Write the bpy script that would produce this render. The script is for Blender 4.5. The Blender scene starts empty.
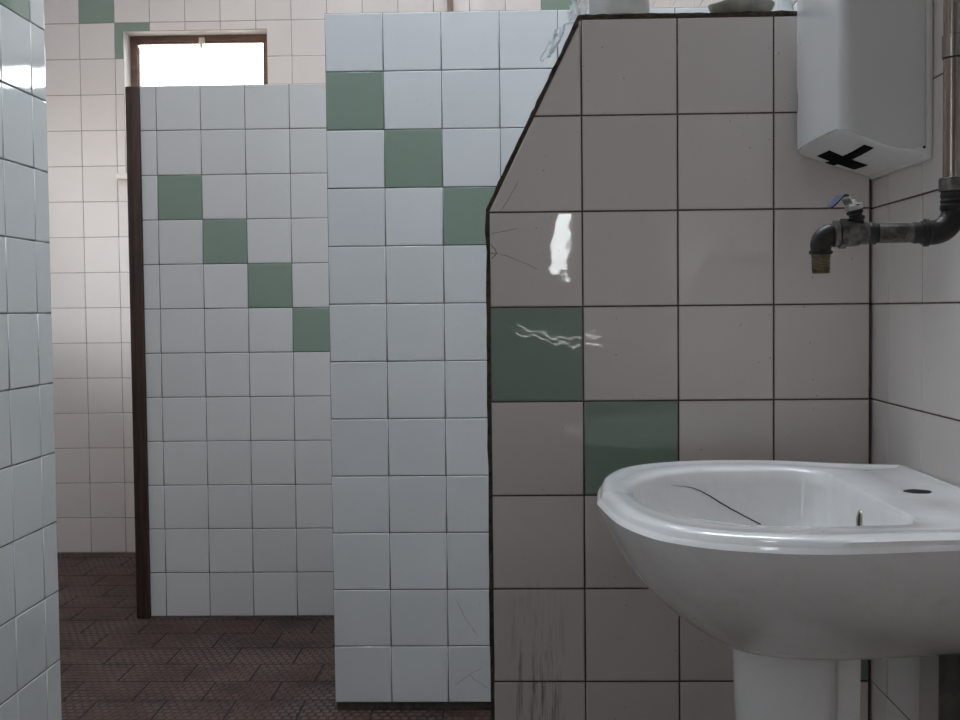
import bpy, bmesh, math, random
from mathutils import Vector, Matrix
from mathutils.bvhtree import BVHTree
random.seed(7)
C = bpy.context.scene.collection
PI = math.pi

# ---------------------------------------------------------------- materials
def new_mat(name):
    m = bpy.data.materials.new(name); m.use_nodes = True
    nt = m.node_tree
    return m, nt, nt.nodes['Principled BSDF']

def N(nt, typ, **kw):
    n = nt.nodes.new(typ)
    for k, v in kw.items():
        if k in n.inputs.keys() if isinstance(k, str) else False:
            n.inputs[k].default_value = v
        else:
            setattr(n, k, v)
    return n

def math_node(nt, op, a, b=None):
    n = nt.nodes.new('ShaderNodeMath'); n.operation = op
    for i, x in enumerate((a, b)):
        if x is None: continue
        if isinstance(x, (int, float)): n.inputs[i].default_value = x
        else: nt.links.new(x, n.inputs[i])
    return n.outputs[0]

def ramp(nt, fac, p0, c0, p1, c1):
    r = nt.nodes.new('ShaderNodeValToRGB')
    e = r.color_ramp.elements
    e[0].position = p0; e[0].color = (*c0, 1); e[1].position = p1; e[1].color = (*c1, 1)
    nt.links.new(fac, r.inputs['Fac'])
    return r.outputs['Color']

def mix(nt, fac, a, b, blend='MIX'):
    n = nt.nodes.new('ShaderNodeMix'); n.data_type = 'RGBA'; n.blend_type = blend
    if isinstance(fac, (int, float)): n.inputs[0].default_value = fac
    else: nt.links.new(fac, n.inputs[0])
    for s, x in ((6, a), (7, b)):
        if isinstance(x, tuple): n.inputs[s].default_value = (*x, 1)
        else: nt.links.new(x, n.inputs[s])
    return n.outputs[2]

def pos(nt):
    return nt.nodes.new('ShaderNodeNewGeometry').outputs['Position']

def noise(nt, vec, scale, detail=3, rough=.5, mapping=None):
    if mapping:
        mp = nt.nodes.new('ShaderNodeMapping'); mp.inputs['Scale'].default_value = mapping
        nt.links.new(vec, mp.inputs['Vector']); vec = mp.outputs[0]
    n = nt.nodes.new('ShaderNodeTexNoise')
    n.inputs['Scale'].default_value = scale; n.inputs['Detail'].default_value = detail
    n.inputs['Roughness'].default_value = rough
    nt.links.new(vec, n.inputs['Vector'])
    return n.outputs['Fac']

def bump(nt, bsdf, height, strength, dist):
    b = nt.nodes.new('ShaderNodeBump')
    b.inputs['Strength'].default_value = strength; b.inputs['Distance'].default_value = dist
    nt.links.new(height, b.inputs['Height']); nt.links.new(b.outputs[0], bsdf.inputs['Normal'])

def glazed(name, col, rough=.06, wave=.0003, dots=.5, streaks=None, spec=.5):
    """glazed ceramic tile: small shade change tile by tile, specks of dirt, slightly wavy glaze"""
    m, nt, b = new_mat(name)
    P = pos(nt)
    rnd = nt.nodes.new('ShaderNodeNewGeometry').outputs['Random Per Island']
    f = math_node(nt, 'ADD', math_node(nt, 'MULTIPLY', rnd, .07), .965)
    hs = nt.nodes.new('ShaderNodeHueSaturation')
    hs.inputs['Color'].default_value = (*col, 1)
    nt.links.new(f, hs.inputs['Value'])
    c = hs.outputs['Color']
    cloud = noise(nt, P, 9, 4, .6)
    c = mix(nt, math_node(nt, 'MULTIPLY', cloud, .10), c, (col[0]*.62, col[1]*.58, col[2]*.54))
    # specks
    v = nt.nodes.new('ShaderNodeTexVoronoi'); v.inputs['Scale'].default_value = 48
    nt.links.new(P, v.inputs['Vector'])
    keep = math_node(nt, 'GREATER_THAN', noise(nt, P, 7, 2), .50)
    dot = math_node(nt, 'MULTIPLY', math_node(nt, 'LESS_THAN', v.outputs['Distance'], .058), keep)
    c = mix(nt, math_node(nt, 'MULTIPLY', dot, dots), c, (.10, .085, .07))
    if streaks:
        x0, x1, z0, z1 = streaks
        sx = nt.nodes.new('ShaderNodeSeparateXYZ'); nt.links.new(P, sx.inputs[0])
        def win(o, a, bb, s):
            u = math_node(nt, 'MULTIPLY', math_node(nt, 'SUBTRACT', o, (a+bb)/2), 2/(bb-a))
            r = math_node(nt, 'SUBTRACT', 1.0, math_node(nt, 'MULTIPLY', u, u))
            return math_node(nt, 'MAXIMUM', r, 0)
        w = math_node(nt, 'MULTIPLY', win(sx.outputs[0], x0, x1, 1), win(sx.outputs[2], z0, z1, 1))
        st = noise(nt, P, 1, 5, .65, (150, 150, 9))
        st = math_node(nt, 'MAXIMUM', math_node(nt, 'MULTIPLY', math_node(nt, 'SUBTRACT', st, .50), 5), 0)
        st = math_node(nt, 'MINIMUM', math_node(nt, 'MULTIPLY', st, w), .75)
        c = mix(nt, st, c, (.12, .10, .09))
    nt.links.new(c, b.inputs['Base Color'])
    b.inputs['Roughness'].default_value = rough
    b.inputs['Specular IOR Level'].default_value = spec
    bump(nt, b, noise(nt, P, 16, 2), 1.0, wave)
    return m

def simple(name, col, rough=.6, metal=0, var=None, scale=20, mapping=None, bmp=0, amount=.6):
    m, nt, b = new_mat(name)
    b.inputs['Roughness'].default_value = rough; b.inputs['Metallic'].default_value = metal
    if var:
        P = pos(nt)
        f = noise(nt, P, scale, 5, .65, mapping)
        c = mix(nt, ramp_f(nt, f, .35, .68), col, var)
        nt.links.new(c, b.inputs['Base Color'])
        if bmp: bump(nt, b, f, .6, bmp)
    else:
        b.inputs['Base Color'].default_value = (*col, 1)
    return m

def ramp_f(nt, f, a, b):
    r = nt.nodes.new('ShaderNodeMapRange')
    r.inputs['From Min'].default_value = a; r.inputs['From Max'].default_value = b
    nt.links.new(f, r.inputs['Value'])
    return r.outputs[0]

CREAM = (.72, .66, .63)
COOL = (.72, .74, .745)
GREEN = (.25, .325, .268)
M = {}
M['tile_near'] = glazed('cream_tile', CREAM, streaks=(-.02, .085, .20, .62), rough=.025, spec=.75)
M['tile_right'] = glazed('cream_tile_side', (.66, .61, .585), rough=.28)
M['tile_far'] = glazed('cream_tile_far', (.77, .71, .675), dots=.15)
M['tile_cool'] = glazed('white_tile', COOL, dots=.35)
M['tile_left'] = glazed('white_tile_left', (.665, .695, .69), rough=.05, dots=.3)
M['tile_back'] = glazed('white_tile_back', (.70, .70, .69), dots=.3)
M['green'] = glazed('green_tile', GREEN, rough=.025, spec=.7, dots=.1)
M['grout_dark'] = simple('dark_grout', (.060, .040, .030), .9, var=(.13, .095, .07), scale=60)
M['grout_grey'] = simple('grey_grout', (.19, .185, .17), .9, var=(.10, .09, .08), scale=30)
M['grout_far'] = simple('pale_grout', (.34, .32, .29), .9, var=(.20, .18, .16), scale=25)
M['plaster'] = simple('white_plaster', (.72, .69, .66), .85, var=(.62, .58, .54), scale=12)
M['ceiling'] = simple('ceiling_paint', (.74, .73, .71), .9, var=(.66, .64, .61), scale=6)
M['edge'] = simple('dirty_edge_mortar', (.022, .016, .012), .85, var=(.11, .08, .055), scale=55, bmp=.002)
M['skirt'] = simple('dirty_skirting', (.05, .042, .033), .9, var=(.12, .10, .08), scale=30)
M['floor_joint'] = simple('floor_joint_dirt', (.012, .009, .008), .95, var=(.03, .024, .02), scale=25)
M['wood'] = simple('dark_wood', (.026, .014, .010), .6, var=(.075, .040, .027), scale=1, mapping=(90, 90, 5), bmp=.001)
M['window_wood'] = simple('brown_window_wood', (.22, .13, .095), .6, var=(.14, .08, .06), scale=1, mapping=(6, 60, 60))
M['crack'] = simple('crack_dirt', (.055, .048, .045), .9)
M['hair'] = simple('faint_crack', (.30, .27, .26), .6)
M['ceramic'] = None
M['abs'] = None
M['black_tape'] = simple('black_tape', (.002, .002, .002), .9)
M['black_tape'].node_tree.nodes['Principled BSDF'].inputs['Specular IOR Level'].default_value = .1
M['black'] = simple('flat_black', (.004, .004, .004), .9)  # also colours the painted dark of the tap and overflow holes
M['pipe'] = simple('worn_grey_pipe', (.34, .325, .315), .2, .9, var=(.20, .125, .09), scale=1, mapping=(160, 160, 2.5))
M['galv'] = simple('galvanised_steel', (.20, .19, .18), .42, .6, var=(.03, .026, .022), scale=55)
M['iron'] = simple('black_iron', (.009, .008, .0075), .42, .3, var=(.035, .030, .027), scale=60)
M['thread'] = simple('thread_compound', (.012, .011, .010), .6)
M['brass'] = simple('dull_brass', (.16, .12, .075), .38, .7, var=(.06, .045, .03), scale=80)
M['chrome'] = simple('chrome', (.75, .76, .78), .15, 1)
M['blue_lever'] = simple('blue_grey_lever', (.035, .042, .085), .6, 0)
M['blue_lever'].node_tree.nodes['Principled BSDF'].inputs['Specular IOR Level'].default_value = .2
M['overflow_metal'] = simple('tarnished_ring', (.36, .31, .25), .35, .8)
M['waste'] = simple('dark_waste_pipe', (.17, .16, .15), .6, var=(.08, .075, .07), scale=20)
M['paper'] = simple('white_paper', (.80, .80, .78), .8, var=(.70, .70, .69), scale=30)
M['dish'] = simple('grey_green_dish', (.33, .34, .30), .5, var=(.55, .53, .46), scale=38)
M['far_pipe'] = simple('brown_pipe', (.25, .18, .14), .5)
M['latch'] = simple('pale_latch', (.75, .70, .66), .5)

def ceramic():
    m, nt, b = new_mat('sanitary_ceramic')
    P = pos(nt)
    c = mix(nt, ramp_f(nt, noise(nt, P, 30, 6, .7), .5, .85), (.79, .78, .77), (.70, .685, .665))
    v = nt.nodes.new('ShaderNodeTexVoronoi'); v.inputs['Scale'].default_value = 34
    nt.links.new(P, v.inputs['Vector'])
    keep = math_node(nt, 'GREATER_THAN', noise(nt, P, 9, 2), .56)
    dot = math_node(nt, 'MULTIPLY', math_node(nt, 'LESS_THAN', v.outputs['Distance'], .07), keep)
    c = mix(nt, math_node(nt, 'MULTIPLY', dot, .55), c, (.13, .11, .10))
    nt.links.new(c, b.inputs['Base Color'])
    b.inputs['Roughness'].default_value = .12
    b.inputs['Coat Weight'].default_value = .3; b.inputs['Coat Roughness'].default_value = .05
    return m
M['ceramic'] = ceramic()

def abs_plastic():
    m, nt, b = new_mat('white_abs_plastic')
    b.inputs['Base Color'].default_value = (.60, .595, .59, 1)
    b.inputs['Roughness'].default_value = .16
    return m
M['abs'] = abs_plastic()
M['abs_matt'] = simple('white_abs_underside', (.70, .685, .665), .4)

def film():
    m, nt, b = new_mat('frosty_plastic_film')
    b.inputs['Base Color'].default_value = (.86, .90, .92, 1)
    b.inputs['Roughness'].default_value = .2
    tr = nt.nodes.new('ShaderNodeBsdfTransparent')
    tl = nt.nodes.new('ShaderNodeBsdfTranslucent'); tl.inputs['Color'].default_value = (.85, .9, .92, 1)
    m1 = nt.nodes.new('ShaderNodeMixShader'); m1.inputs[0].default_value = .35
    m2 = nt.nodes.new('ShaderNodeMixShader'); m2.inputs[0].default_value = .72
    nt.links.new(b.outputs[0], m1.inputs[1]); nt.links.new(tl.outputs[0], m1.inputs[2])
    nt.links.new(tr.outputs[0], m2.inputs[1]); nt.links.new(m1.outputs[0], m2.inputs[2])
    nt.links.new(m2.outputs[0], nt.nodes['Material Output'].inputs['Surface'])
    return m
M['film'] = film()

def pane_glass():
    m, nt, b = new_mat('window_glass')
    nt.nodes.remove(b)
    tr = nt.nodes.new('ShaderNodeBsdfTransparent'); tr.inputs['Color'].default_value = (.95, .96, .96, 1)
    gl = nt.nodes.new('ShaderNodeBsdfGlossy'); gl.inputs['Roughness'].default_value = .03
    fr = nt.nodes.new('ShaderNodeFresnel'); fr.inputs['IOR'].default_value = 1.45
    mx = nt.nodes.new('ShaderNodeMixShader')
    nt.links.new(fr.outputs[0], mx.inputs[0]); nt.links.new(tr.outputs[0], mx.inputs[1]); nt.links.new(gl.outputs[0], mx.inputs[2])
    nt.links.new(mx.outputs[0], nt.nodes['Material Output'].inputs['Surface'])
    return m
M['glass'] = pane_glass()

def floor_mat():
    m, nt, b = new_mat('brown_quarry_tile')
    P = pos(nt)
    rnd = nt.nodes.new('ShaderNodeNewGeometry').outputs['Random Per Island']
    base = mix(nt, rnd, (.060, .029, .021), (.082, .043, .032))
    n1 = noise(nt, P, 6, 5, .65)
    c = mix(nt, ramp_f(nt, n1, .42, .72), base, (.022, .016, .014))
    n2 = noise(nt, P, 40, 4, .7)
    c = mix(nt, math_node(nt, 'MULTIPLY', ramp_f(nt, n2, .50, .8), .6), c, (.14, .105, .09))
    CC = c
    b.inputs['Roughness'].default_value = .6; b.inputs['Specular IOR Level'].default_value = .25
    mp = nt.nodes.new('ShaderNodeMapping'); mp.inputs['Rotation'].default_value = (0, 0, 0)
    nt.links.new(P, mp.inputs['Vector'])
    br = nt.nodes.new('ShaderNodeTexBrick')
    br.offset = .5
    br.inputs['Scale'].default_value = 1
    br.inputs['Brick Width'].default_value = .0235; br.inputs['Row Height'].default_value = .026
    br.inputs['Mortar Size'].default_value = .0055; br.inputs['Mortar Smooth'].default_value = .6
    br.inputs['Color1'].default_value = (1, 1, 1, 1); br.inputs['Color2'].default_value = (1, 1, 1, 1)
    br.inputs['Mortar'].default_value = (0, 0, 0, 1)
    nt.links.new(mp.outputs[0], br.inputs['Vector'])
    pip_tint = math_node(nt, 'MULTIPLY', br.outputs['Color'], math_node(nt, 'MULTIPLY', ramp_f(nt, noise(nt, P, 3.1, 4, .6), .40, .60), .65))  # pip tops tinted paler in random patches
    CC = mix(nt, pip_tint, CC, (.15, .115, .10))
    nt.links.new(CC, b.inputs['Base Color'])
    h = math_node(nt, 'ADD', br.outputs['Color'], math_node(nt, 'MULTIPLY', n2, .5))
    bump(nt, b, h, 1.0, .007)
    return m
M['floor'] = floor_mat()

# ---------------------------------------------------------------- mesh collecting
class MB:
    def __init__(s): s.v = []; s.f = []; s.m = []; s.sm = []
    def vert(s, p): s.v.append(tuple(p)); return len(s.v)-1
    def face(s, idx, m=0, smooth=False): s.f.append(tuple(idx)); s.m.append(m); s.sm.append(smooth)
    def box(s, lo, hi, m=0):
        (x0, y0, z0), (x1, y1, z1) = lo, hi
        i = [s.vert(p) for p in ((x0,y0,z0),(x1,y0,z0),(x1,y1,z0),(x0,y1,z0),(x0,y0,z1),(x1,y0,z1),(x1,y1,z1),(x0,y1,z1))]
        for q in ((0,3,2,1),(4,5,6,7),(0,1,5,4),(1,2,6,5),(2,3,7,6),(3,0,4,7)): s.face([i[k] for k in q], m)
    def bbox(s, lo, hi, r=.002, m=0):
        """box with rounded edges"""
        bm = bmesh.new(); bmesh.ops.create_cube(bm, size=1)
        d = [hi[k]-lo[k] for k in range(3)]; c = [(hi[k]+lo[k])/2 for k in range(3)]
        for v in bm.verts: v.co = Vector((v.co[k]*d[k]+c[k] for k in range(3)))
        bmesh.ops.bevel(bm, geom=bm.edges[:], offset=r, segments=2, affect='EDGES', profile=.5)
        s.add_bm(bm, m, True)
    def add_bm(s, bm, m=0, smooth=True):
        bm.verts.index_update(); o = len(s.v)
        for v in bm.verts: s.v.append(tuple(v.co))
        for f in bm.faces: s.face([o+v.index for v in f.verts], m, smooth)
        bm.free()
    def loft(s, rings, m=0, close0=True, close1=True, smooth=True):
        ids = [[s.vert(p) for p in r] for r in rings]; n = len(ids[0])
        for a, b in zip(ids, ids[1:]):
            for k in range(n): s.face((a[k], a[(k+1) % n], b[(k+1) % n], b[k]), m, smooth)
        if close0: s.face(list(reversed(ids[0])), m)
        if close1: s.face(ids[-1], m)
    def lathe(s, c, axis, prof, n=32, m=0, caps=True):
        """prof = [(distance along axis, radius)]"""
        a = Vector(axis).normalized(); t = a.orthogonal().normalized(); w = a.cross(t); c = Vector(c)
        s.loft([[c + a*h + (t*math.cos(2*PI*k/n) + w*math.sin(2*PI*k/n))*r for k in range(n)] for h, r in prof], m, caps, caps)
    def sweep(s, path, radii, n=24, m=0):
        rings = []; path = [Vector(p) for p in path]; t0 = None
        for i, p in enumerate(path):
            d = (path[min(i+1, len(path)-1)] - path[max(i-1, 0)]).normalized()
            t = d.orthogonal().normalized() if t0 is None else (t0 - d*t0.dot(d)).normalized()
            t0 = t; w = d.cross(t); r = radii[i] if isinstance(radii, (list, tuple)) else radii
            rings.append([p + (t*math.cos(2*PI*k/n) + w*math.sin(2*PI*k/n))*r for k in range(n)])
        s.loft(rings, m)
    def build(s, name, mats, parent=None, kind=None, recalc=False):
        me = bpy.data.meshes.new(name); me.from_pydata(s.v, [], s.f)
        for mm in (mats if isinstance(mats, list) else [mats]): me.materials.append(mm)
        me.polygons.foreach_set('material_index', s.m); me.polygons.foreach_set('use_smooth', s.sm)
        me.update()
        if len(me.polygons) < 9000 and not name.startswith(('wall', 'floor')): me.set_sharp_from_angle(angle=math.radians(42))
        if recalc:
            bm = bmesh.new(); bm.from_mesh(me); bmesh.ops.recalc_face_normals(bm, faces=bm.faces[:]); bm.to_mesh(me); bm.free()
        o = bpy.data.objects.new(name, me); C.objects.link(o)
        if parent: o.parent = parent
        if kind: o['kind'] = kind
        return o

def thing(name, label, cat, loc=(0, 0, 0), group=None):
    o = bpy.data.objects.new(name, None); C.objects.link(o)
    o.empty_display_size = .05
    o['label'] = label; o['category'] = cat
    if group: o['group'] = group
    return o
def structure(o, label=None, cat=None):
    o['kind'] = 'structure'
    if label: o['label'] = label
    if cat: o['category'] = cat
    return o

# ---------------------------------------------------------------- tiled walls
def clip_half(poly, p, n):
    out = []
    for i in range(len(poly)):
        a, b = poly[i], poly[(i+1) % len(poly)]
        da = (a[0]-p[0])*n[0] + (a[1]-p[1])*n[1]; db = (b[0]-p[0])*n[0] + (b[1]-p[1])*n[1]
        if da >= -1e-9: out.append(a)
        if (da > 1e-9 and db < -1e-9) or (da < -1e-9 and db > 1e-9):
            t = da/(da-db); out.append((a[0]+t*(b[0]-a[0]), a[1]+t*(b[1]-a[1])))
    return out
def clip_convex(poly, clip):
    for i in range(len(clip)):
        a, b = clip[i], clip[(i+1) % len(clip)]
        poly = clip_half(poly, a, (-(b[1]-a[1]), b[0]-a[0]))
        if len(poly) < 3: return []
    out = []
    for p in poly:
        if not out or (abs(p[0]-out[-1][0]) + abs(p[1]-out[-1][1])) > 1e-6: out.append(p)
    if len(out) > 1 and abs(out[0][0]-out[-1][0]) + abs(out[0][1]-out[-1][1]) < 1e-6: out.pop()
    return out
def area(p): return .5*sum(p[i][0]*p[(i+1) % len(p)][1] - p[(i+1) % len(p)][0]*p[i][1] for i in range(len(p)))
def inset(poly, d):
    n = len(poly); out = []
    for i in range(n):
        a, b, c = poly[i-1], poly[i], poly[(i+1) % n]
        e1 = Vector((b[0]-a[0], b[1]-a[1])).normalized(); e2 = Vector((c[0]-b[0], c[1]-b[1])).normalized()
        n1 = Vector((-e1.y, e1.x)); n2 = Vector((-e2.y, e2.x))
        k = 1 + n1.dot(n2)
        q = Vector(b) + (n1+n2)*(d/max(k, .2))
        out.append((q.x, q.y))
    return out
def cell_minus_rect(c, h):
    """cell rectangle minus a hole rectangle -> polygons (counter-clockwise)"""
    x0, y0, x1, y1 = c; a0, b0, a1, b1 = h
    if a0 >= x1 or a1 <= x0 or b0 >= y1 or b1 <= y0: return [[(x0,y0),(x1,y0),(x1,y1),(x0,y1)]]
    l, r, d, u = a0 > x0, a1 < x1, b0 > y0, b1 < y1
    if l and d and not r and not u: return [[(x0,y0),(x1,y0),(x1,b0),(a0,b0),(a0,y1),(x0,y1)]]
    if l and u and not r and not d: return [[(x0,y0),(a0,y0),(a0,b1),(x1,b1),(x1,y1),(x0,y1)]]
    if r and d and not l and not u: return [[(x0,y0),(x1,y0),(x1,y1),(a1,y1),(a1,b0),(x0,b0)]]
    if r and u and not l and not d: return [[(a1,y0),(x1,y0),(x1,y1),(x0,y1),(x0,b1),(a1,b1)]]
    out = []
    if l: out.append([(x0,y0),(a0,y0),(a0,y1),(x0,y1)])
    if r: out.append([(a1,y0),(x1,y0),(x1,y1),(a1,y1)])
    if d: out.append([(max(x0,a0),y0),(min(x1,a1),y0),(min(x1,a1),b0),(max(x0,a0),b0)])
    if u: out.append([(max(x0,a0),b1),(min(x1,a1),b1),(min(x1,a1),y1),(max(x0,a0),y1)])
    return out
def lay_tiles(mb, to3, clip, g0, size, groutw, green=(), holes=(), thick=.0014, tilt=.0035, bev=.0014, half=None):
    """bevelled tiles laid on a grid; to3(s, t, h) gives the 3D point h in front of the grout"""
    s0, s1 = min(p[0] for p in clip), max(p[0] for p in clip); t0, t1 = min(p[1] for p in clip), max(p[1] for p in clip)
    rows = range(math.floor((t0-g0[1])/size[1]+1e-4), math.ceil((t1-g0[1])/size[1]-1e-4))
    for j in rows:
        sh = size[0]*.5 if (half is not None and j % 2) else 0
        for i in range(math.floor((s0-g0[0]-sh)/size[0]+1e-4), math.ceil((s1-g0[0]-sh)/size[0]-1e-4)):
            a, b = g0[0]+sh+i*size[0], g0[1]+j*size[1]
            cell = (a, b, a+size[0], b+size[1])
            polys = [[(cell[0],cell[1]),(cell[2],cell[1]),(cell[2],cell[3]),(cell[0],cell[3])]]
            for h in holes:
                if h[0] < cell[2] and h[2] > cell[0] and h[1] < cell[3] and h[3] > cell[1]: polys = cell_minus_rect(cell, h)
            for poly in polys:
                if len(poly) == 4 or len(clip) > 4: poly = clip_convex(poly, clip)
                if len(poly) < 3 or area(poly) < 1.2e-4: continue
                w = min(max(p[0] for p in poly)-min(p[0] for p in poly), max(p[1] for p in poly)-min(p[1] for p in poly))
                if w < groutw*2+bev*3: continue
                m = 1 if (i, j) in green else 0
                cx = sum(p[0] for p in poly)/len(poly); cy = sum(p[1] for p in poly)/len(poly)
                ta, tb, dh = random.gauss(0, tilt), random.gauss(0, tilt), random.gauss(0, .00012)
                rings = []
                for dd, hh in ((0, 0), (.0002, thick-bev*.75), (bev*.42, thick-bev*.22), (bev*1.5, thick)):
                    q = inset(poly, groutw/2+dd)
                    rings.append([mb.vert(to3(x, y, hh if hh == 0 else max(hh+dh+ta*(x-cx)+tb*(y-cy), .0001))) for x, y in q])
                n = len(poly)
                for r0, r1 in zip(rings, rings[1:]):
                    for k in range(n): mb.face((r0[k], r0[(k+1) % n], r1[(k+1) % n], r1[k]), m, True)
                mb.face(rings[-1], m, False)
def cut_rects(r, holes):
    xs = sorted({r[0], r[2], *[min(max(v, r[0]), r[2]) for h in holes for v in (h[0], h[2])]})
    ys = sorted({r[1], r[3], *[min(max(v, r[1]), r[3]) for h in holes for v in (h[1], h[3])]})
    for a, b in zip(xs, xs[1:]):
        for c, d in zip(ys, ys[1:]):
            mx, my = (a+b)/2, (c+d)/2
            if not any(h[0] < mx < h[2] and h[1] < my < h[3] for h in holes): yield a, c, b, d
def ribbon(mb, pts, w, to3, m, h=.0016):
    """a thin crack line following pts on a wall face"""
    P = [Vector(p) for p in pts]; L = []; R = []
    for i, p in enumerate(P):
        d = (P[min(i+1, len(P)-1)]-P[max(i-1, 0)]).normalized(); n = Vector((-d.y, d.x))
        ww = w*(.35 if i in (0, len(P)-1) else random.uniform(.7, 1.1))
        L.append(mb.vert(to3(*(p+n*ww/2), h))); R.append(mb.vert(to3(*(p-n*ww/2), h)))
    for i in range(len(P)-1): mb.face((L[i], R[i], R[i+1], L[i+1]), m)
def jitter(pts, k, amp):
    out = []
    for a, b in zip(pts, pts[1:]):
        for q in range(k):
            t = q/k; out.append((a[0]+(b[0]-a[0])*t + (random.gauss(0, amp) if q else 0), a[1]+(b[1]-a[1])*t + (random.gauss(0, amp) if q else 0)))
    return out + [pts[-1]]

ZC = 3.60            # ceiling height
XL, XR = -.9908, .5627
XO = -2.40           # outer wall of the passage on the far left
YB = -1.75           # wall behind the camera
YF = 5.1438
T = .0014            # tile thickness proud of the grout
S = .15

# near partition, sloping top-left corner
yn = 1.930
def n3(s, t, h): return (s, yn+T-h, t)
nclip = [(-.0385, -.033), (XR-.003, -.033), (XR-.003, 1.4945), (.1075, 1.4945), (-.0385, 1.197)]
mb = MB()
lay_tiles(mb, n3, nclip, (.10864, 1.19347), (S, S), .0026, green={(-1, -2), (0, -3), (1, -4), (2, -5)}, tilt=.004)
def prism(mb, poly, to3, h0, h1, m):
    a = [mb.vert(to3(x, y, h0)) for x, y in poly]; b = [mb.vert(to3(x, y, h1)) for x, y in poly]
    n = len(poly)
    for k in range(n): mb.face((a[k], a[(k+1) % n], b[(k+1) % n], b[k]), m)
    mb.face(b, m); mb.face(list(reversed(a)), m)
prism(mb, nclip, n3, -.004, 0, 2)
prism(mb, nclip, n3, -.10, -.004, 3)
for pts in ([(.009,1.2438),(-.0002,1.2267),(-.0098,1.2096),(-.021,1.1956)],):
    ribbon(mb, jitter(pts, 3, .0004), .0011, n3, 5, .0023)
for pts in ([(-.039,1.1297),(-.0264,1.1286)], [(-.0264,1.1286),(-.0312,1.1249),(-.0348,1.1202)], [(-.0389,1.1447),(-.0295,1.1359),(-.0264,1.1286)]):
    ribbon(mb, jitter(pts, 3, .0004), .0013, n3, 4, .0023)
for pts in ([(-.0264,1.1286),(-.0106,1.1246),(.0051,1.1181),(.0209,1.1117),(.0391,1.1029)], [(-.0387,1.1596),(-.0134,1.164),(.0087,1.1677)]):
    ribbon(mb, jitter(pts, 3, .0004), .0010, n3, 5, .0023)
wall_near = structure(mb.build('wall_near', [M['tile_near'], M['green'], M['grout_dark'], M['plaster'], M['crack'], M['hair']]))

# dirty dark edging along that partition's free edge
mb = MB()
out = [(-.0440, -.033), (-.0440, 1.1985), (.1045, 1.5005), (XR-.003, 1.5005)]
inn = [(-.0385, -.033), (-.0385, 1.197), (.1075, 1.4945), (XR-.003, 1.4945)]
def dense(p, k=36):
    r = []
    for a, b in zip(p, p[1:]):
        for q in range(k): r.append((a[0]+(b[0]-a[0])*q/k, a[1]+(b[1]-a[1])*q/k))
    return r + [p[-1]]
od, idn = dense(out), dense(inn)
rr = []
for (ox, oz), (ix, iz) in zip(od, idn):
    jx, jz, jh = random.gauss(0, .0005), random.gauss(0, .0005), random.gauss(0, .0004)
    rr.append([(ix, yn+.001, iz), (ix, yn-.0002+jh, iz), (ox+jx, yn+jh, oz+jz), (ox+jx, yn+.099, oz+jz), (ix, yn+.099, iz)])
mb.loft(rr, 0, smooth=False)
structure(mb.build('trim_1', M['edge'], recalc=True))

# middle partition
ym = 3.161
def m3(s, t, h): return (s, ym+T-h, t)
mclip = [(-.482, .008), (XR-.003, .008), (XR-.003, 1.808), (-.482, 1.808)]
mb = MB()
lay_tiles(mb, m3, mclip, (-.48198, 1.80816-1.8), (S, S), .0022, green={(k, 10-k) for k in range(0, 7)}, tilt=.003)
prism(mb, mclip, m3, -.004, 0, 2); prism(mb, mclip, m3, -.10, -.004, 3)
for pts in ([(-.1596,.2832),(-.134,.2275),(-.1029,.185)], [(-.1674,.055),(-.1277,.0815),(-.0933,.1001)], [(-.1277,.0815),(-.099,.0602),(-.0781,.0469)]):
    ribbon(mb, jitter(pts, 4, .0008), .0013, m3, 4, .0018)
structure(mb.build('wall_middle', [M['tile_cool'], M['green'], M['grout_grey'], M['plaster'], M['hair']]))
mb = MB(); mb.bbox((-.478, ym+.004, -.0145), (XR-.003, ym+.098, .010), .002)
structure(mb.build('trim_2', M['skirt']))

# back partition with its wooden post
yb = 4.0917
def b3(s, t, h): return (s, yb+T-h, t)
bclip = [(-1.2525, -.0005), (XR-.003, -.0005), (XR-.003, 1.8035), (-1.2525, 1.8035)]
mb = MB()
lay_tiles(mb, b3, bclip, (-1.19785, 1.80407-1.8), (S, S), .0024, green={(k, 9-k) for k in range(0, 6)}, tilt=.003)
prism(mb, bclip, b3, -.004, 0, 2); prism(mb, bclip, b3, -.10, -.004, 3)
structure(mb.build('wall_back', [M['tile_back'], M['green'], M['grout_grey'], M['plaster']]))
mb = MB(); mb.bbox((-1.2980, yb-.012, -.0017), (-1.2535, yb+.10, 1.801), .003)
structure(mb.build('trim_3', M['wood']))

# far wall with two window openings
W1 = (-1.639, 1.6228, -1.030, 2.2291)
W2 = (-.04, 1.6228, .50, 2.14)
def f3(s, t, h): return (s, YF+T-h, t)
fr = (XO, -.008, XR, ZC)
mb = MB()
lay_tiles(mb, f3, [(XO, .0135), (XR, .0135), (XR, ZC), (XO, ZC)], (-1.82586, 2.26562-2.25), (S, S), .0024,
          green={(0, 15), (1, 14), (2, 13), (3, 12), (4, 11), (5, 10), (13, 15), (14, 14)}, holes=[W1, W2], tilt=.003)
for a, c, b, d in cut_rects(fr, [W1, W2]):
    mb.box((a, YF+T, c), (b, YF+.005, d), 2); mb.box((a, YF+.005, c), (b, YF+.22, d), 3)
structure(mb.build('wall_far', [M['tile_far'], M['green'], M['grout_far'], M['plaster']]))

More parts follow.
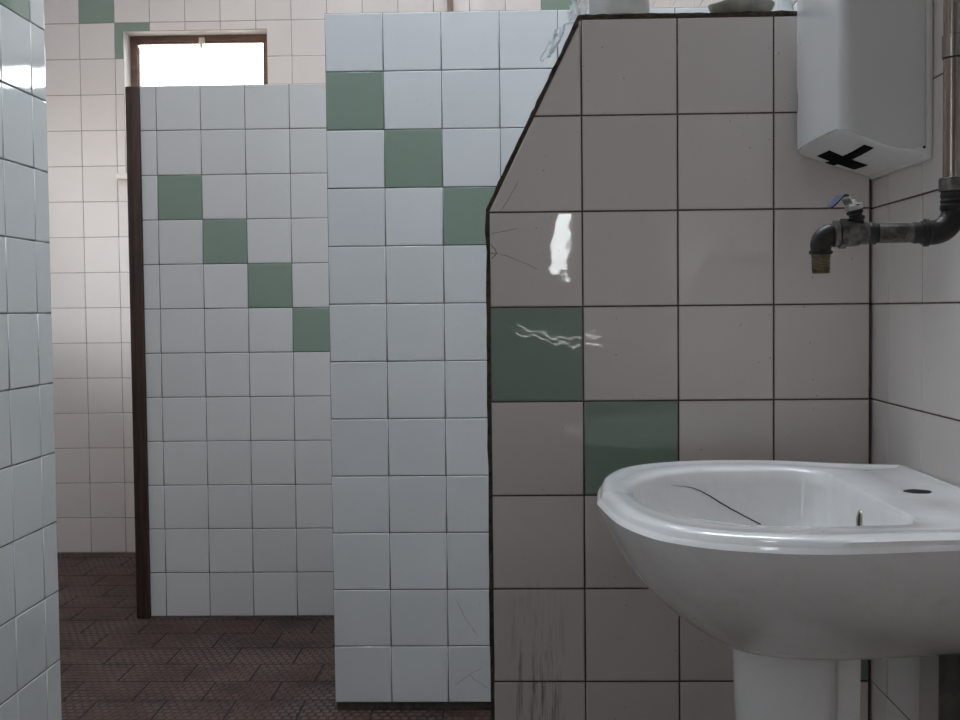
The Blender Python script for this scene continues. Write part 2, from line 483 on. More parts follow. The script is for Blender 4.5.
# left wall (stops short of the passage)
YE = 2.585
WD = (.23, .40, .355, 1.80)            # unseen opening added in the left wall to light near tiles and basin
def l3(s, t, h): return (XL-T+h, s, t)
mb = MB()
lay_tiles(mb, l3, [(YB, -.09), (YE, -.09), (YE, ZC), (YB, ZC)], (2.3566, 1.64272-1.65), (S, S), .0024,
          green={(0, 11), (-1, 12), (0, 12), (-1, 11)}, holes=[WD], tilt=.003)
for a, c, b, d in cut_rects((YB, -.09, YE, ZC), [WD]):
    mb.box((XL-.005, a, c), (XL-T, b, d), 2); mb.box((XL-.10, a, c), (XL-.005, b, d), 3)
# flip winding of tile faces so they face into the room
structure(mb.build('wall_left', [M['tile_left'], M['green'], M['grout_grey'], M['plaster']], recalc=True))

# right wall
def r3(s, t, h): return (XR+T-h, s, t)
mb = MB()
lay_tiles(mb, r3, [(YB, -.09), (YF, -.09), (YF, ZC), (YB, ZC)], (1.85-.15*24, 1.19295-1.2), (S, S), .0024, tilt=.003)
mb.box((XR+T, YB, -.09), (XR+.005, YF, ZC), 2); mb.box((XR+.005, YB, -.09), (XR+.12, YF, ZC), 3)
structure(mb.build('wall_right', [M['tile_right'], M['green'], M['grout_dark'], M['plaster']], recalc=True))

# walls round the passage and behind the camera
WO = (4.12, 1.00, 4.92, 1.95)  # window added out of view to light the far wall from the side
mb = MB()
for a, c, b, d in cut_rects((1.35, -.05, YF, ZC), [WO]): mb.box((XO-.12, a, c), (XO, b, d))
structure(mb.build('wall_outer', M['plaster']))
mb = MB(); mb.box((XO, 1.35, -.05), (XL-.10, 1.45, ZC)); structure(mb.build('wall_passage', M['plaster']))
WB = (.225, 1.150, .305, 1.47)

WS = (-.02, .78, .385, 1.00)
mb = MB()
for a, c, b, d in cut_rects((XL-.10, -.09, XR+.12, ZC), [WB, WS]): mb.box((a, YB-.12, c), (b, YB, d))
def rear(s, t, h): return (s, YB-h, t)
prism(mb, [(WB[0], WB[1]+.10), (WB[2]-.035, WB[3]), (WB[0], WB[3])], rear, .03, .05, 0)  # wedge added to taper the gap's reflection in the near tiles
def glint_slat(z0, z1, z2, z3): prism(mb, [(WS[0], z0), (WS[2], z1), (WS[2], z3), (WS[0], z2)], rear, .03, .05, 0)
glint_slat(.78, .78, .905, .825); glint_slat(.910, .831, .936, .862); glint_slat(.942, .867, 1.0, 1.0)  # slats added so the slits between them mirror as glints on near tiles
structure(mb.build('wall_rear', M['plaster']))

# ceiling with unseen roof openings, placed and sized to shape the daylight
K0 = (-.45, -.12, -.20, .14)
K1 = (-.96, 1.93, .52, 2.69)
K2 = (-.85, 4.40, .50, 4.68)
K3 = (-1.30, 3.38, -.75, 3.74)
mb = MB()
for a, c, b, d in cut_rects((XO-.12, YB-.12, XR+.12, YF+.22), [K0, K1, K2, K3, (XO-.13, YB-.13, XL-.10, 1.35)]): mb.box((a, c, ZC), (b, d, ZC+.10))
structure(mb.build('ceiling', M['ceiling']))

# floor: ribbed quarry tiles in half bond
mb = MB()
FG = (-.955, 3.4069-.165*40)
def fz(y): return -.0015 + .0137*(y-yb)
def fl(x, y, h): return (x, y, fz(y)-.0016+h)
lay_tiles(mb, fl, [(XL-.05, YB), (XR, YB), (XR, 1.40), (XL-.05, 1.40)], FG, (.19, .165), .0060, thick=.0016, tilt=.0015, bev=.0016, half=True)
lay_tiles(mb, fl, [(XO, 1.40), (XR, 1.40), (XR, YF), (XO, YF)], FG, (.19, .165), .0060, thick=.0016, tilt=.0015, bev=.0016, half=True)
for a, c, b, d in cut_rects((XO-.12, YB-.12, XR+.12, YF+.22), [(XO-.13, YB-.13, XL-.10, 1.35)]): prism(mb, [(a, c), (b, c), (b, d), (a, d)], fl, -.06, 0, 2)
structure(mb.build('floor', [M['floor'], M['floor'], M['floor_joint']]))

# ---------------------------------------------------------------- windows
def window(name, x0, z0, x1, z1, y, latch=True, sill=True):
    w = thing(name, 'small brown wooden window high in the far tiled wall', 'window')
    structure(w)
    mb = MB()
    for a, b in (((x0, z1-.025), (x1, z1)), ((x0, z0), (x1, z0+.035)), ((x0, z0+.035), (x0+.030, z1-.025)), ((x1-.034, z0+.035), (x1, z1-.025))):
        mb.bbox((a[0], y, a[1]), (b[0], y+.045, b[1]), .002)
    fr_ = mb.build('window_frame', M['window_wood'], w)
    mb = MB()
    for a, b in (((x0+.030, z1-.031), (x1-.034, z1-.025)), ((x0+.030, z0+.035), (x1-.034, z0+.047)), ((x0+.030, z0+.047), (x0+.034, z1-.043)), ((x1-.038, z0+.047), (x1-.034, z1-.043))):
        mb.bbox((a[0], y+.010, a[1]), (b[0], y+.04, b[1]), .002)
    mb.build('sash', M['window_wood'], w)
    mb = MB(); mb.box((x0+.031, y+.022, z0+.04), (x1-.038, y+.026, z1-.028)); mb.build('pane', M['glass'], w)
    if latch:
        lx = (x0+x1)/2+.008
        mb = MB(); mb.bbox((lx-.013, y-.012, z1-.036), (lx+.013, y, z1-.012), .003)
        mb.sweep([(lx, y-.010, z1-.022), (lx+.002, y-.026, z1-.030), (lx+.003, y-.030, z1-.062)], [.006, .008, .006], 12)
        mb.build('latch', M['latch'], w)
    if sill:
        mb = MB(); mb.bbox((x0-.032, YF-.035, z0-.016), (x1+.032, YF-.001, z0+.008), .003); mb.build('window_sill', M['plaster'], w)
    return w
window('window_1', *W1, YF+.091)
w2 = window('window_2', *W2, YF+.091, False, False)
w2['label'] = 'second small wooden window behind the middle partition'
mb = MB(); mb.box((XO-.06, WO[0], WO[1]), (XO-.056, WO[2], WO[3])); structure(mb.build('added_window', M['glass']))  # first pane closes the window added in the passage wall
mb = MB(); mb.box((WB[0], YB-.06, WB[1]), (WB[2], YB-.056, WB[3])); structure(mb.build('window_4', M['glass']))

# brown pipe rising on the far wall
mb = MB(); mb.lathe((-.2545, YF-.018, 1.0), (0, 0, 1), [(0, .0128), (ZC-1.0, .0128)], 20)
o = mb.build('riser_pipe', M['far_pipe'])
o['label'] = 'thin brown vertical pipe on the far wall above the middle partition'; o['category'] = 'pipe'

# ---------------------------------------------------------------- wash basin
YC = 1.481; XW = .5600
def spline(pts, n):
    P = [Vector(p) for p in pts]; P = [2*P[0]-P[1]] + P + [2*P[-1]-P[-2]]
    fine = []
    for i in range(1, len(P)-2):
        for k in range(24):
            t = k/24; a, b, c, d = P[i-1], P[i], P[i+1], P[i+2]
            fine.append(.5*((2*b) + (c-a)*t + (2*a-5*b+4*c-d)*t*t + (3*b-a-3*c+d)*t**3))
    fine.append(P[-2])
    L = [0]
    for a, b in zip(fine, fine[1:]): L.append(L[-1]+(b-a).length)
    out = []; j = 0
    for k in range(n+1):
        s = L[-1]*k/n
        while j < len(L)-2 and L[j+1] < s: j += 1
        t = (s-L[j])/max(L[j+1]-L[j], 1e-9); out.append(fine[j].lerp(fine[j+1], t))
    return out
H = 72
def sym(half):            # half loop from the back (dy=0) round to the front (dy=0) -> closed loop
    return [(x, d) for x, d in half] + [(x, -d) for x, d in reversed(half[1:-1])]
straight = [(XW, .250*k/14) for k in range(14)]
curve = spline([(XW, .250), (.553, .2605), (.525, .268), (.46, .286), (.39, .301), (.30, .311), (.236, .300), (.192, .279), (.157, .248), (.136, .213), (.117, .155), (.108, .10), (.0995, 0)], H-14)
OUT = sym(straight + [(v.x, v.y) for v in curve])
back = [(.425, .165*k/14) for k in range(14)]
curve = spline([(.425, .165), (.418, .197), (.40, .217), (.36, .228), (.29, .229), (.245, .219), (.195, .178), (.163, .120), (.146, .06), (.139, 0)], H-14)
INN = sym(back + [(v.x, v.y) for v in curve])
FX, FW = .0995, .311  # front and half width of the outline
def outer(z, f, w, xb=XW):
    return [(xb-(XW-x)*(xb-f)/(XW-FX), YC+d*w/FW, z) for x, d in OUT]
def offs(loop, d, z):
    """loop moved inwards by d, never through the back edge"""
    n = len(loop); r = []
    for i in range(n):
        a, b = Vector(loop[i-1]), Vector(loop[(i+1) % n]); t = (b-a).normalized(); nn = Vector((-t.y, t.x))
        c = Vector(loop[i]) - nn*d*SG; r.append((min(c.x, XW-.002), c.y+YC, z))
    return r
SG = 1
if abs(offs(OUT, .02, 0)[H][0]-FX-.02) > .01: SG = -1
def inner(z, k, cx=.335):
    return [(cx+(x-cx)*k, YC+d*k, z) for x, d in INN]
def deck(loop, crest, low):
    """rim crest height falling to the tap deck towards the wall"""
    r = []
    for x, y, z in loop:
        t = min(max((x-.36)/.12, 0), 1); t = t*t*(3-2*t)
        r.append((x, y, crest+(low-crest)*t))
    return r
rings = [outer(.641, .300, .080, .45), outer(.6415, .262, .112, .48), outer(.646, .232, .130, .50), outer(.656, .214, .150, .53), outer(.672, .192, .180), outer(.692, .168, .213), outer(.715, .1455, .2465),
         outer(.742, .127, .273), outer(.769, .1125, .296), outer(.788, .1035, .3075), outer(.798, .0998, .3125), outer(.8020, .0985, .3145), outer(.8045, .0998, .3130), outer(.807, .1022, .3112), outer(.8095, .1030, .3105),
         outer(.8125, .1045, .3090)]
rings[-1] = deck(rings[-1], .8125, .8105); rings[-2] = deck(rings[-2], .808, .806)
rings += [deck(offs(OUT, .0075, 0), .8158, .8135), deck(offs(OUT, .012, 0), .8173, .8148), deck(offs(OUT, .017, 0), .8176, .8150), deck(offs(OUT, .022, 0), .8172, .8138)]
O2 = deck(offs(OUT, .0245, 0), .8168, .8120)
I0 = deck(inner(0, 1.03), .8155, .8118)
rings.append(O2)
rings.append([tuple(Vector(a).lerp(Vector(b), .5)) for a, b in zip(O2, I0)])
rings += [I0, deck(inner(0, 1.0), .8130, .8100), deck(inner(0, .985), .8085, .8050), inner(.793, .972), inner(.768, .955), inner(.738, .92), inner(.715, .85), inner(.701, .74), inner(.693, .58), inner(.687, .40), inner(.684, .22), inner(.683, .08)]
mb = MB(); mb.loft(rings)
basin = thing('wash_basin', 'white ceramic wash basin on a pedestal against the right wall', 'wash basin')
bowl = mb.build('bowl', M['ceramic'], basin, recalc=True)
bm = bmesh.new(); bm.from_mesh(bowl.data); BV = BVHTree.FromBMesh(bm); bm.free()
def drop(x, y, z=1.0):
    h = BV.ray_cast(Vector((x, y, z)), Vector((0, 0, -1))); return h[0], h[1]
# black disc on the deck painting the dark of a tap hole, edge chipped
TX, TY = .4905, 1.4945
p0, _n = drop(TX, TY)
mb = MB(); rg = []
for hh, rr_ in ((-.012, 1), (.0004, 1)):
    rg.append([(TX+.0168*rr_*math.cos(a)*(1+.05*math.sin(7*a)*math.sin(3*a+1)), TY+.0168*rr_*math.sin(a)*(1+.05*math.sin(5*a)), p0.z+hh) for a in [2*PI*k/40 for k in range(40)]])
mb.loft(rg, smooth=False); mb.build('tap_hole_dark', M['black'], basin, recalc=True)
# overflow ring in the back of the bowl
h = BV.ray_cast(Vector((.33, 1.4960, .777)), Vector((1, 0, 0)))
oc, on = h[0], h[1]
mb = MB()
tz = Vector((0, 0, 1)); tz = (tz - on*tz.dot(on)).normalized(); ty = on.cross(tz)
rgs = []
for k in range(28):
    a = 2*PI*k/28; c = oc + ty*.0085*math.cos(a) + tz*.0115*math.sin(a); d = (ty*.0085*math.cos(a) + tz*.0115*math.sin(a)).normalized()
    rgs.append([c + d*.0022*math.cos(b*PI/4) + on*.0022*math.sin(b*PI/4) for b in range(8)])
rgs.append(rgs[0]); mb.loft(rgs, 0, False, False); mb.build('overflow_ring', M['overflow_metal'], basin, recalc=True)
mb = MB(); mb.lathe(oc - on*.004, on, [(0, .0086), (.0046, .0086)], 24); mb.build('overflow_hole_dark', M['black'], basin)  # black plug painting in the dark of the overflow hole
# drain
dp, dn = drop(.335, YC)
mb = MB(); mb.lathe(dp - Vector((0, 0, .001)), (0, 0, 1), [(0, .026), (.002, .026), (.003, .022)], 28); mb.build('drain', M['chrome'], basin)
# hairline crack across the bowl
path = [Vector(p) for p in ((.2150,1.6715,.7962),(.2417,1.6892,.7912),(.2565,1.6956,.7853),(.2708,1.6981,.7771),(.2846,1.6981,.7679),(.3051,1.6961,.7561),(.3253,1.6934,.7453),(.3420,1.6905,.7370))]
mb = MB(); prev = None; n = 0
fine = [p.lerp(q, k/8) for p, q in zip(path, path[1:]) for k in range(8)]
for i, p in enumerate(fine):
    d = (fine[min(i+1, len(fine)-1)]-fine[max(i-1, 0)]).normalized()
    c, nn, _i, _d = BV.find_nearest(p + Vector((0, 0, random.gauss(0, .0002))))
    if nn.y > 0: nn = -nn
    w = (.0002+.0008*min(i/30, 1)); sd_ = d.cross(nn).normalized()
    a_ = mb.vert(c + nn*.0007 + sd_*w); b_ = mb.vert(c + nn*.0007 - sd_*w)
    if prev: mb.face((prev[0], prev[1], b_, a_))
    prev = (a_, b_)
mb.build('crack', M['crack'], basin)['label'] = 'dark hairline crack across the bowl'

# pedestal
def ped(z, k, lift=0):
    cx, r, xb = .352, .089*k, .3960
    pts = [(xb, -.080*k), (.372, -.0830*k), (.3690, -.0815*k), (.3655, -.0862*k)]
    loop = []
    for a in range(0, 25):
        t = -PI/2 - PI*a/24
        loop.append((cx + r*math.cos(t)*1.0, r*math.sin(t)))
    full = pts + loop + [(x, -y) for x, y in reversed(pts)]
    return [(x, YC+y, z) for x, y in full]
mb = MB()
mb.loft([ped(z, k) for z, k in ((-.037, 1.10), (.0, 1.09), (.015, 1.0), (.10, .91), (.25, .87), (.42, .91), (.54, .955), (.60, .985), (.6385, 1.01))], 0)
pedestal = mb.build('basin_pedestal', M['ceramic'], recalc=True)
pedestal['label'] = 'white ceramic pedestal column under the wash basin'; pedestal['category'] = 'pedestal'
# collar of the basin over the pedestal head
mb = MB()
def col(z, rx, ry): return [(.335+rx*math.cos(2*PI*k/48), YC+ry*math.sin(2*PI*k/48), z) for k in range(48)]
mb.loft([col(.6415, .080, .100), col(.6405, .089, .112), col(.645, .093, .118), col(.660, .088, .118), col(.690, .070, .10)], 0)
mb.build('collar', M['ceramic'], basin, recalc=True)

# waste pipe behind the pedestal
mb = MB(); mb.lathe((.531, 1.485, -.037), (0, 0, 1), [(0, .030), (.006, .030), (.008, .016), (.69, .016)], 24)
o = mb.build('waste_pipe', M['waste']); o['label'] = 'dark waste pipe in the shadow behind the basin pedestal'; o['category'] = 'pipe'

# ---------------------------------------------------------------- wall dispenser
disp = thing('towel_dispenser', 'white plastic towel dispenser with a black tape cross underneath, on right wall', 'dispenser')
X0, X1, Y0, Y1 = .4375, .5515, 1.655, 1.916
def rrect(x0, x1, y0, y1, r, k=8):
    """open outline: wall side near -> front near corner -> front far corner -> wall side far"""
    p = [(x1, y0)]
    p += [(x1+(x0+r-x1)*q/14, y0) for q in range(1, 14)]
    p += [(x0+r-r*math.sin(a*PI/2/k), y0+r-r*math.cos(a*PI/2/k)) for a in range(k+1)]
    p += [(x0-.006*math.sin(PI*q/12), y0+r+(y1-y0-2*r)*q/12) for q in range(1, 12)]
    p += [(x0+r-r*math.cos(a*PI/2/k), y1-r+r*math.sin(a*PI/2/k)) for a in range(k+1)]
    p += [(x0+r+(x1-x0-r)*q/14, y1) for q in range(1, 14)]
    p += [(x1, y1)]
    return p
RO = rrect(X0, X1, Y0, Y1, .020)
ZT = [(.4305, 1.2790), (.437, 1.2795), (.455, 1.2735), (.475, 1.2655), (.501, 1.2560), (.522, 1.2502), (.537, 1.2494), (.5515, 1.2545)]
def zb(x, y):
    if x <= ZT[0][0]: return ZT[0][1]
    for (a, p), (b, q) in zip(ZT, ZT[1:]):
        if x <= b: return p+(q-p)*(x-a)/(b-a)
    return ZT[-1][1]
mb = MB()
mb.loft([[(x, y, zb(x, y)) for x, y in RO], [(x, y, zb(x, y)+.004) for x, y in RO], [(x, y, 1.36) for x, y in RO], [(x, y, 1.60) for x, y in RO], [(X0+.03+(x-X0-.03)*.9, Y0+.119+(y-Y0-.119)*.9, 1.625) for x, y in RO]], 0)
cover = mb.build('cover', M['abs'], disp, recalc=True)
# bowed underside
mb = MB()
def ub(x, y):
    t = (x-X0)/(X1+.011-X0); v = (y-(Y0+Y1)/2)/((Y1-Y0)/2)
    t = min(max(t, 0), 1)
    return min(1.2765-.0405*t - .0045*(1-v*v)*math.sin(PI*t), zb(x, y)-.0005)
RI = rrect(X0+.0012, X1+.002, Y0+.0012, Y1-.0012, .019)
ctr = (.50, (Y0+Y1)/2)
rg = [[(x, y, zb(x, y)+.003) for x, y in RI]]
for k in (1, .97, .8, .6, .4, .2):
    rg.append([(ctr[0]+(x-ctr[0])*k, ctr[1]+(y-ctr[1])*k, ub(ctr[0]+(x-ctr[0])*k, ctr[1]+(y-ctr[1])*k) + (.0028 if k == 1 else 0)) for x, y in RI])
mb.loft(rg, 0); mb.build('underside', M['abs_matt'], disp, recalc=True)
mb = MB(); mb.bbox((X1, Y0-.0005, 1.2355), (XR-.0005, Y1+.001, 1.615), .003); mb.build('back_plate', M['abs_matt'], disp)
mb = MB(); mb.lathe((X1-.0012, Y0-.0004, 1.2515), (0, 1, 0), [(-.0006, .0018), (.001, .0018)], 12); mb.build('screw', M['black'], disp)
# tape cross
def strip(mb, x0, x1, y0, y1, nx, ny, sk=0):
    ids = {}
    for i in range(nx+1):
        for j in range(ny+1):
            x = x0+(x1-x0)*i/nx; y = y0+(y1-y0)*j/ny + sk*(i/nx-.5)
            ids[i, j] = (mb.vert((x, y, ub(x, y)-.0009)), mb.vert((x, y, ub(x, y)-.0002)))
    for i in range(nx):
        for j in range(ny):
            mb.face((ids[i,j][0], ids[i,j+1][0], ids[i+1,j+1][0], ids[i+1,j][0]))
    edge = [(i, 0) for i in range(nx)] + [(nx, j) for j in range(ny)] + [(i, ny) for i in range(nx, 0, -1)] + [(0, j) for j in range(ny, 0, -1)]
    for a, b in zip(edge, edge[1:]+edge[:1]): mb.face((ids[a][0], ids[b][0], ids[b][1], ids[a][1]))
mb = MB(); strip(mb, .4805, .4935, 1.690, 1.900, 4, 24); strip(mb, .4600, .5190, 1.800, 1.872, 16, 8, .012)
t = mb.build('tape_cross', M['black_tape'], disp); t['label'] = 'black tape stuck on in a cross'
# scratches on the front
sm_ = simple('scratch_grey', (.22, .22, .23), .6)
for y, z0, z1, dy in ((1.868, 1.335, 1.362, .0006), (1.850, 1.432, 1.450, .012)):
    xx = X0-.0060
    mb = MB(); mb.sweep([(xx, y, z0), (xx-.0002, y+dy*.6, (z0+z1)/2-.002), (xx, y+dy, z1)], .0005, 6); mb.build('scratch', sm_, disp)

# ---------------------------------------------------------------- water pipe and tap over the basin
tap = thing('water_tap', 'old grey water pipe with ball valve tap above the basin', 'tap')
TYp = 1.49; PX = .5315; ZH = 1.1275
mb = MB(); mb.lathe((PX, TYp, 1.192), (0, 0, 1), [(0, .0134), (ZC-1.192, .0134)], 28); mb.build('supply_pipe', M['pipe'], tap)
zc = 1.3365
mb = MB(); mb.lathe((PX, TYp, zc), (0, 0, 1), [(-.0005, .0137), (0, .0150), (.026, .0150), (.0268, .0137)], 28); mb.build('pipe_coupling', M['pipe'], tap)
mb = MB(); mb.lathe((PX, TYp, zc-.0016), (0, 0, 1), [(0, .0146), (.0012, .0146)], 28); mb.build('coupling_joint', M['thread'], tap)
# elbow under the pipe
mb = MB()
mb.lathe((PX, TYp, 1.1765), (0, 0, 1), [(0, .0165), (.001, .0178), (.0155, .0178), (.0165, .0165)], 28)
mb.build('pipe_nut', M['galv'], tap)
mb = MB(); mb.lathe((PX, TYp, 1.158), (0, 0, 1), [(0, .0150), (.002, .0162), (.004, .0150), (.007, .0163), (.010, .0150), (.013, .0162), (.019, .0150)], 28); mb.build('thread_seal', M['thread'], tap)
mb = MB()
R = .027
arc = [(PX-R+R*math.cos(a), TYp, ZH+R-R*math.sin(a)) for a in [k*PI/2/14 for k in range(15)]]
mb.sweep([(PX, TYp, 1.161)] + arc + [(PX-R-.012, TYp, ZH)], [.0155]+[.0148]*15+[.0142], 28)
mb.lathe((PX-R-.003, TYp, ZH), (-1, 0, 0), [(0, .0150), (.0015, .0168), (.0055, .0168), (.007, .0150)], 28)
mb.lathe((PX, TYp, 1.158), (0, 0, 1), [(-.005, .0150), (-.003, .0165), (.002, .0165), (.003, .0150)], 28)
mb.build('elbow', M['iron'], tap)
xs = PX-R-.010
mb = MB(); mb.lathe((xs, TYp, ZH), (-1, 0, 0), [(0, .0122), (.002, .0134), (.006, .0126), (.010, .0132), (.0135, .0120)], 24); mb.build('thread_seal', M['thread'], tap)
mb = MB(); mb.lathe((xs-.012, TYp, ZH), (-1, 0, 0), [(0, .0118), (.042, .0118)], 24); mb.build('nipple', M['galv'], tap)
mb = MB(); mb.lathe((.4385, TYp, ZH), (-1, 0, 0), [(0, .0118), (.001, .0134), (.004, .0128), (.006, .0136), (.010, .0124), (.0105, .0118)], 24); mb.build('thread_seal', M['thread'], tap)
# ball valve body
mb = MB()
mb.lathe((.4290, TYp, ZH), (-1, 0, 0), [(0, .0118), (.002, .0135), (.010, .0135), (.012, .0150), (.022, .0158), (.030, .0150), (.032, .0135)], 28)
mb.build('valve_body', M['galv'], tap)
mb = MB(); mb.lathe((.4035, TYp, ZH), (-1, 0, 0), [(0, .0150), (.001, .0185), (.009, .0185), (.010, .0160)], 6); mb.lathe((.3935, TYp, ZH), (-1, 0, 0), [(0, .0140), (.001, .0162), (.0062, .0162), (.0075, .0120)], 28)
mb.build('valve_nut', M['galv'], tap)
# stem, nut, lever
sb = Vector((.4160, TYp, ZH+.010)); sd = Vector((-.24, -.10, 1)).normalized()
mb = MB(); mb.lathe(sb, sd, [(0, .0085), (.006, .0085), (.007, .0105), (.010, .0105), (.011, .0080), (.014, .0080), (.0145, .0100), (.018, .0100), (.019, .0080), (.022, .0080)], 20); mb.build('valve_stem', M['iron'], tap)
mb = MB(); mb.lathe(sb+sd*.0195, sd, [(0, .0105), (.005, .0105)], 6); mb.lathe(sb+sd*.0245, sd, [(0, .0050), (.008, .0045)], 12); mb.build('stem_nut', M['chrome'], tap)
# lever: pressed steel blade bending up and then out over the valve
top = sb+sd*.0262
side = Vector((0, 1, 0))
prof = [Vector((.008, 0, .001)), Vector((-.006, 0, .000)), Vector((-.013, -.002, .012)), Vector((-.020, -.006, .0125)), Vector((-.036, -.016, -.003)), Vector((-.040, -.018, -.007))]
wid = [.008, .0095, .0095, .0095, .0085, .004]
mb = MB(); rg = []
for p, w in zip(prof, wid):
    c = top+p*.80; d = Vector((.30, -1, 0)).normalized()
    rg.append([c + d*w + Vector((0, 0, .0011)), c - d*w + Vector((0, 0, .0011)), c - d*w - Vector((0, 0, .0011)), c + d*w - Vector((0, 0, .0011))])
mb.loft(rg[2:], 0, smooth=False); lev = mb.build('lever_handle', M['blue_lever'], tap, recalc=True)
mb = MB(); mb.loft(rg[:3], 0, smooth=False); mb.build('lever_shank', M['chrome'], tap, recalc=True)
# outlet elbow and brass nozzle
OX = .3720
R2 = .0145
mb = MB()
arc = [(OX+R2-R2*math.sin(a), TYp, ZH-R2+R2*math.cos(a)) for a in [k*PI/2/12 for k in range(13)]]
mb.sweep([(.388, TYp, ZH)] + [(OX+R2+.0, TYp, ZH)] + arc[1:] + [(OX, TYp, ZH-R2-.007)], [.0110, .0122]+[.0128]*12+[.0118], 24)
mb.lathe((OX, TYp, ZH-R2-.005), (0, 0, -1), [(0, .0115), (.001, .0142), (.0040, .0142), (.0055, .0118)], 24)
mb.lathe((.3905, TYp, ZH), (-1, 0, 0), [(0, .0110), (.001, .0132), (.0035, .0132), (.005, .0115)], 24)
mb.build('outlet_elbow', M['iron'], tap)
pr = [(0, .0112)]
for k in range(5): pr += [(.004+k*.0034, .0112), (.0057+k*.0034, .0104)]
pr += [(.0225, .0104), (.0232, .0096)]
mb = MB(); mb.lathe((OX, TYp, ZH-R2-.0100), (0, 0, -1), pr, 24); mb.build('outlet_nozzle', M['brass'], tap)

# ---------------------------------------------------------------- things on top of the near partition
LZ = 1.5006
roll = thing('paper_roll', 'white paper roll standing on the partition ledge above the sloping corner', 'paper roll')
rx, ry = .1725, 1.982
mb = MB(); mb.lathe((rx, ry, LZ), (0, 0, 1), [(0, .046), (.002, .0485), (.098, .0485), (.100, .046), (.1002, .021), (.06, .020)], 48); mb.build('roll', M['paper'], roll)
# frosty film gathered at its side, hanging over the slope
mb = MB(); g = {}
nu, nv = 22, 30
for i in range(nu+1):
    for j in range(nv+1):
        u = i/nu; v = j/nv
        z = LZ+.085 - v*.140
        base = rx-.050-.004*math.sin(5*v) - (.020+.012*v)*u
        if z < LZ: base = min(base, .098 - (LZ-z)*.48 - .006 - .022*u)
        x = base + .0025*math.sin(17*v+9*u) + random.gauss(0, .0012)
        y = ry-.020+.042*u*math.sin(2.2*v+.6) + .005*math.sin(13*u+11*v) + random.gauss(0, .0015)
        g[i, j] = mb.vert((x, y, z - .010*u*v + random.gauss(0, .001)))
for i in range(nu):
    for j in range(nv): mb.face((g[i,j], g[i+1,j], g[i+1,j+1], g[i,j+1]), 0, True)
mb.build('plastic_film', M['film'], roll)

mb = MB()
prof = [(0, .026), (.0015, .034), (.006, .043), (.012, .0495), (.020, .053), (.0205, .051), (.016, .046), (.012, .036), (.010, .01)]
mb.lathe((0, 0, 0), (0, 0, 1), prof, 48)
mb.v = [(.3685+x*1.0, 1.985+y*.78, LZ+z*1.15+.0012*math.sin(9*x/.05)) for x, y, z in mb.v]
dish = mb.build('soap_dish', M['dish']); dish['label'] = 'small grey oval dish on the ledge left of the towel dispenser'; dish['category'] = 'dish'
mb = MB(); mb.lathe((0, 0, 0), (0, 0, 1), [(0, .026), (.0015, .027), (.006, .019), (.016, .012), (.05, .010), (.09, .012), (.091, .009)], 32)
mb.v = [(.4385+x, 1.985+y, LZ+z) for x, y, z in mb.v]
cup = mb.build('plastic_bottle', M['film']); cup['label'] = 'translucent white plastic bottle on the ledge between the dish and the dispenser'; cup['category'] = 'bottle'

# ---------------------------------------------------------------- daylight
sc = bpy.context.scene
w = bpy.data.worlds.new('overcast_sky'); sc.world = w; w.use_nodes = True
nt = w.node_tree; bg = nt.nodes['Background']
tc = nt.nodes.new('ShaderNodeTexCoord'); sp = nt.nodes.new('ShaderNodeSeparateXYZ')
nt.links.new(tc.outputs['Generated'], sp.inputs[0])
cr = nt.nodes.new('ShaderNodeValToRGB')
e = cr.color_ramp.elements
e[0].position = .44; e[0].color = (.40, .35, .30, 1)
e[1].position = .52; e[1].color = (.97, .985, 1.0, 1)
k = e.new(.75); k.color = (.86, .96, 1.08, 1)
mr = nt.nodes.new('ShaderNodeMapRange'); mr.inputs['From Min'].default_value = -1; mr.inputs['From Max'].default_value = 1
nt.links.new(sp.outputs[2], mr.inputs['Value']); nt.links.new(mr.outputs[0], cr.inputs['Fac'])
nt.links.new(cr.outputs['Color'], bg.inputs['Color']); bg.inputs['Strength'].default_value = 13.4

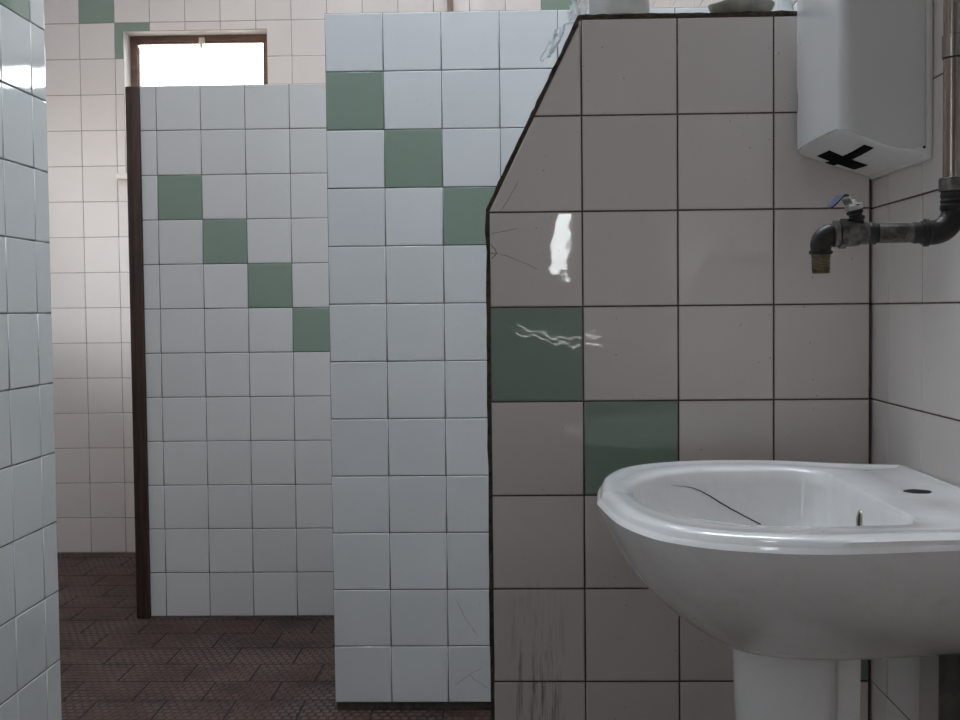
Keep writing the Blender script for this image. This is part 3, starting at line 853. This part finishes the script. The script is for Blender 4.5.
def portal(name, loc, rot, sx, sy):
    l = bpy.data.lights.new(name, 'AREA'); l.shape = 'RECTANGLE'; l.size = sx; l.size_y = sy
    l.cycles.is_portal = True
    o = bpy.data.objects.new(name, l); C.objects.link(o); o.location = loc; o.rotation_euler = rot
portal('unseen_roof_daylight', ((K1[0]+K1[2])/2, (K1[1]+K1[3])/2, ZC+.09), (0, 0, 0), K1[2]-K1[0], K1[3]-K1[1])
portal('unseen_roof_daylight', ((K2[0]+K2[2])/2, (K2[1]+K2[3])/2, ZC+.09), (0, 0, 0), K2[2]-K2[0], K2[3]-K2[1])
portal('unseen_roof_daylight', ((K3[0]+K3[2])/2, (K3[1]+K3[3])/2, ZC+.09), (0, 0, 0), K3[2]-K3[0], K3[3]-K3[1])
portal('daylight_opening', ((W1[0]+W1[2])/2, YF+.20, (W1[1]+W1[3])/2), (-PI/2, 0, 0), W1[2]-W1[0], W1[3]-W1[1])
portal('daylight_opening', ((W2[0]+W2[2])/2, YF+.20, (W2[1]+W2[3])/2), (-PI/2, 0, 0), W2[2]-W2[0], W2[3]-W2[1])
portal('daylight_opening', (XO-.11, (WO[0]+WO[2])/2, (WO[1]+WO[3])/2), (0, -PI/2, 0), WO[3]-WO[1], WO[2]-WO[0])  # sky light through the window added in the passage
portal('unseen_roof_daylight', ((K0[0]+K0[2])/2, (K0[1]+K0[3])/2, ZC+.09), (0, 0, 0), K0[2]-K0[0], K0[3]-K0[1])
portal('daylight_opening', (XL-.095, (WD[0]+WD[2])/2, (WD[1]+WD[3])/2), (0, -PI/2, 0), WD[3]-WD[1], WD[2]-WD[0])  # sky light through the opening added in the left wall
portal('daylight_opening', ((WB[0]+WB[2])/2, YB-.11, (WB[1]+WB[3])/2), (PI/2, 0, 0), WB[2]-WB[0], WB[3]-WB[1])

# ---------------------------------------------------------------- camera and view
cam = bpy.data.cameras.new('camera'); cam.sensor_width = 36; cam.lens = 45.643
co = bpy.data.objects.new('camera', cam); C.objects.link(co); sc.camera = co
r = Vector((.99955144, .02807641, -.01042272)); f = Vector((-.02848276, .99874752, -.0411355)); u = Vector((.00925473, .04141392, .99909921))
co.matrix_world = Matrix(((r.x, u.x, -f.x, 0), (r.y, u.y, -f.y, 0), (r.z, u.z, -f.z, 1.04), (0, 0, 0, 1)))
cam.clip_start = .02
sc.view_settings.view_transform = 'Standard'; sc.view_settings.look = 'None'
sc.view_settings.exposure = 0; sc.view_settings.gamma = 1; sc.view_settings.use_curve_mapping = False
sc.cycles.max_bounces = 10; sc.cycles.diffuse_bounces = 6; sc.cycles.glossy_bounces = 5; sc.cycles.transparent_max_bounces = 12
sc.cycles.use_denoising = True
